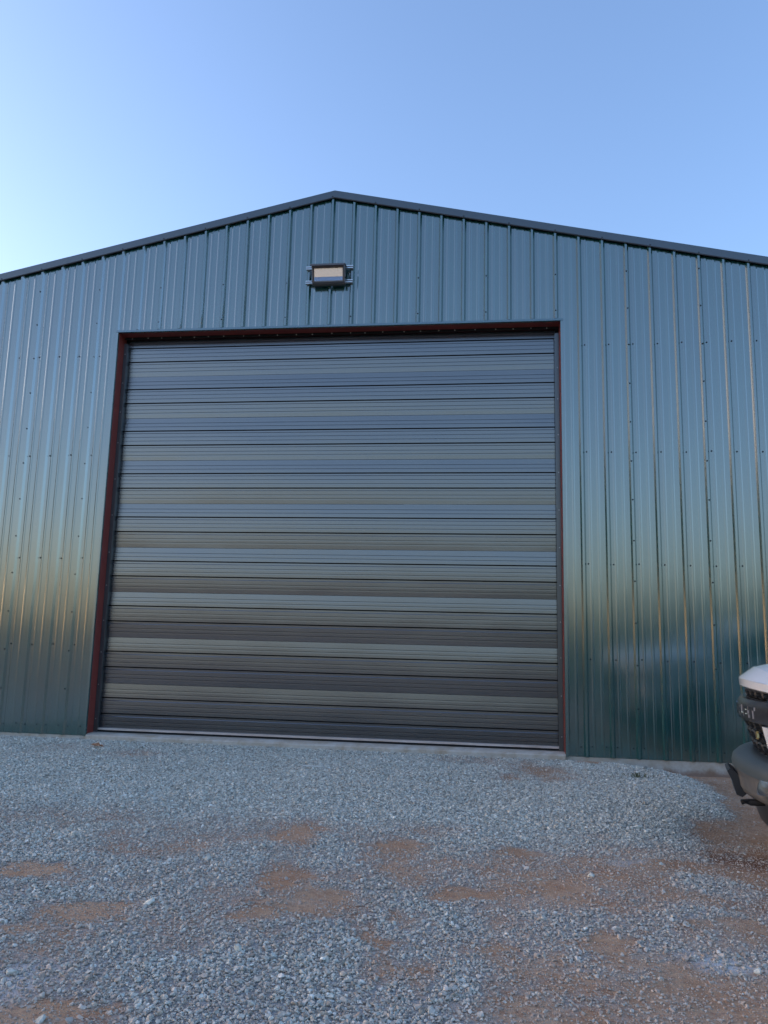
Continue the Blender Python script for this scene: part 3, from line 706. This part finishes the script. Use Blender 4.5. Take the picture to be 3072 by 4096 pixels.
def scatter(name, n, smin, smax, power, dens, label, seed, sink):
    g = np.random.default_rng(seed)
    x = g.uniform(-1.5, 10.8, n); y = g.uniform(-8.0, -.0, n)
    # keep to what the picture and a step aside can see
    d = y-CAM[1]; keep = (x > 6.0-.66*d-.9) & (x < 6.75+.42*d+.9) & (d > 2.1)
    keep &= (x < 9.9+.0*y) & ~((y > -.035) & (x > 0))
    x, y = x[keep], y[keep]; di = dirtmask(x, y)
    keep = g.random(len(x)) < dens(x, y, di); x, y, di = x[keep], y[keep], di[keep]
    u = g.random(len(x)); sc = smin+(smax-smin)*u**power
    z = gheight(x, y)+sc*sink*(1-.9*di)+ g.random(len(x))*.010*(1-di)
    me = bpy.data.meshes.new(name); me.vertices.add(len(x))
    me.vertices.foreach_set('co', np.stack([x, y, z], -1).ravel().astype(np.float32)); me.update()
    attr(me, 'scale', sc)
    attr(me, 'dust', np.clip(di*.75+(g.random(len(x))-.6)*.5+.16*sstep(-3, -5, y), 0, .85)*(sc < .05))
    o = bpy.data.objects.new(name, me); C.objects.link(o); tag(o, label, 'gravel', None, 'stuff')
    ng = bpy.data.node_groups.new(name, 'GeometryNodeTree')
    ng.interface.new_socket('Geometry', in_out='INPUT', socket_type='NodeSocketGeometry'); ng.interface.new_socket('Geometry', in_out='OUTPUT', socket_type='NodeSocketGeometry')
    N = ng.nodes; L = ng.links
    gi = N.new('NodeGroupInput'); go = N.new('NodeGroupOutput'); ci = N.new('GeometryNodeCollectionInfo')
    ci.inputs['Collection'].default_value = rocks; ci.inputs['Separate Children'].default_value = True; ci.inputs['Reset Children'].default_value = True
    ip = N.new('GeometryNodeInstanceOnPoints'); ip.inputs['Pick Instance'].default_value = True
    rv = N.new('FunctionNodeRandomValue'); rv.data_type = 'FLOAT_VECTOR'
    rv.inputs[0].default_value = (-.55, -.55, 0); rv.inputs[1].default_value = (.55, .55, 6.283)
    na = N.new('GeometryNodeInputNamedAttribute'); na.data_type = 'FLOAT'; na.inputs['Name'].default_value = 'scale'
    L.new(gi.outputs[0], ip.inputs['Points']); L.new(ci.outputs[0], ip.inputs['Instance']); L.new(rv.outputs[0], ip.inputs['Rotation']); L.new(na.outputs[0], ip.inputs['Scale'])
    L.new(ip.outputs[0], go.inputs[0])
    md = o.modifiers.new('scatter', 'NODES'); md.node_group = ng
    print(name, len(x))
    return o
def dens_big(x, y, di): return np.clip((1-di*1.55), .0, 1)*1.0+.03
def dens_mid(x, y, di): return np.clip((1.05-di*1.05), .06, 1)
def dens_small(x, y, di): return np.clip(1.1-di*.75, .2, 1)
scatter('gravel', 250000, .015, .038, 2.3, dens_big, 'grey crushed stone gravel spread in front of the roll-up door', 1, .12)
scatter('gravel_fine', 520000, .009, .024, 1.6, dens_mid, 'finer grey gravel chips between the larger stones', 2, .1)
scatter('gravel_grit', 420000, .005, .010, 1.2, dens_small, 'small pale grit scattered over the bare brown soil', 4, .15)
scatter('gravel_large', 600, .036, .066, 3, lambda x, y, di: .22+.5*(y < -4.5), 'scattered larger pale stones on the worn gravel', 3, .2)

# ------------------------------------------------------------------ far tree line round the yard (its reflection darkens the steel)
m_fol = mat('dark_foliage', (.03, .042, .022), .8, 0, 1.5, 0, None, (.6, (.05, .06, .03), .8, I3))
mb = MB(); tr = random.Random(11)
az = 20.
while az < 345:
    e = 1.0+.6*noise.noise(Vector((az*.11, 0, 0)))
    e += 3.6*float(sstep(174, 161, az))*(1-.5*float(sstep(140, 110, az)))
    e += 10*float(sstep(224, 238, az))*float(1-sstep(304, 314, az))+5.5*float(sstep(228, 236, az))*float(1-sstep(264, 276, az))  # tall left stretch, added out of view to block the low sun's glare
    dist = tr.uniform(62, 85); H = max(1.2, 1.4+dist*math.tan(R(e))*tr.uniform(.8, 1.12)); rad = H*tr.uniform(.26, .38)
    cx = 6+dist*math.sin(R(az)); cy = -9+dist*math.cos(R(az)); zb = -1.6
    mb.tube([(cx, cy, zb), (cx+.1, cy, H*.35), (cx, cy+.1, H*.8)], [H*.025, H*.018, H*.006], 6)
    for i in range(230):
        v = Vector((tr.gauss(0, 1), tr.gauss(0, 1), tr.gauss(0, 1))).normalized()*tr.random()**.4
        c = Vector((cx+v.x*rad, cy+v.y*rad, H*.56+v.z*H*.46)); q = rad*.17*tr.uniform(.6, 1.3)
        a = Vector((tr.gauss(0, 1), tr.gauss(0, 1), tr.gauss(0, 1))).normalized(); b_ = a.orthogonal().normalized()
        mb.add([c-a*q-b_*q*.4, c+a*q*.3-b_*q, c+a*q+b_*q*.3, c-a*q*.2+b_*q], [(0, 1, 2, 3)])
    az += math.degrees(rad*1.15/dist)
tl = mb.build('tree_line_and_sun_screen', m_fol); tag(tl, 'far unseen line of dark leafy trees mirrored in the steel wall, tall left part added to block glare', 'trees', None, 'stuff')

# ------------------------------------------------------------------ small litter
m_leaf = mat('dry_leaf', (.42, .17, .08), .7, 0, 1.5, 0, None, (60, (.5, .28, .15), .8, I3))
m_strip = mat('white_strip', (.72, .7, .66), .5)
leaf = MB(); lp = [(0, -.085), (.03, -.05), (.075, -.045), (.05, -.01), (.085, .03), (.035, .03), (.01, .09), (-.025, .04), (-.075, .045), (-.05, 0), (-.08, -.035), (-.03, -.045)]
leaf.add([(0, 0, .0)]+[(x, y, .012*math.sin(i*2.2)+.012) for i, (x, y) in enumerate(lp)], [(0, i+1, (i+1) % 12+1) for i in range(12)])
lo = leaf.build('dry_leaf', m_leaf); lo.location = (1.72, -.62, float(gheight(1.72, -.62))+.03); lo.rotation_euler = (.1, .1, .5)
tag(lo, 'dry orange brown leaf lying on the gravel near the left jamb', 'leaf')
st = MB(); st.box((-.1, -.009, 0), (.1, .009, .006)); so_ = st.build('plastic_strip', m_strip); so_.location = (4.55, -1.35, float(gheight(4.55, -1.35))+.034); so_.rotation_euler = (0, .06, .25)
tag(so_, 'thin white strip lying on the gravel in front of the door', 'strip')

m_weed = mat('dry_weed', (.10, .11, .05), .8)
wd_ = MB(); wr = random.Random(5)
for i in range(70):
    t = wr.uniform(0, 6.283); q = abs(wr.gauss(0, .07)); bx, by = q*math.cos(t)*1.6, q*math.sin(t)*.7; L_ = wr.uniform(.02, .055); dx, dy = wr.uniform(-.03, .03), wr.uniform(-.03, .03)
    wd_.add([(bx-.002, by, 0), (bx+.002, by, 0), (bx+dx*.5+.001, by+dy*.5, L_*.7), (bx+dx, by+dy, L_)], [(0, 1, 2, 3)])
wo_ = wd_.build('weed', m_weed); wo_.location = (8.02, -1.02, float(gheight(8.02, -1.02))+.02)
tag(wo_, 'small dry weed tuft growing in the gravel at the right of the door', 'weed', None, 'stuff')
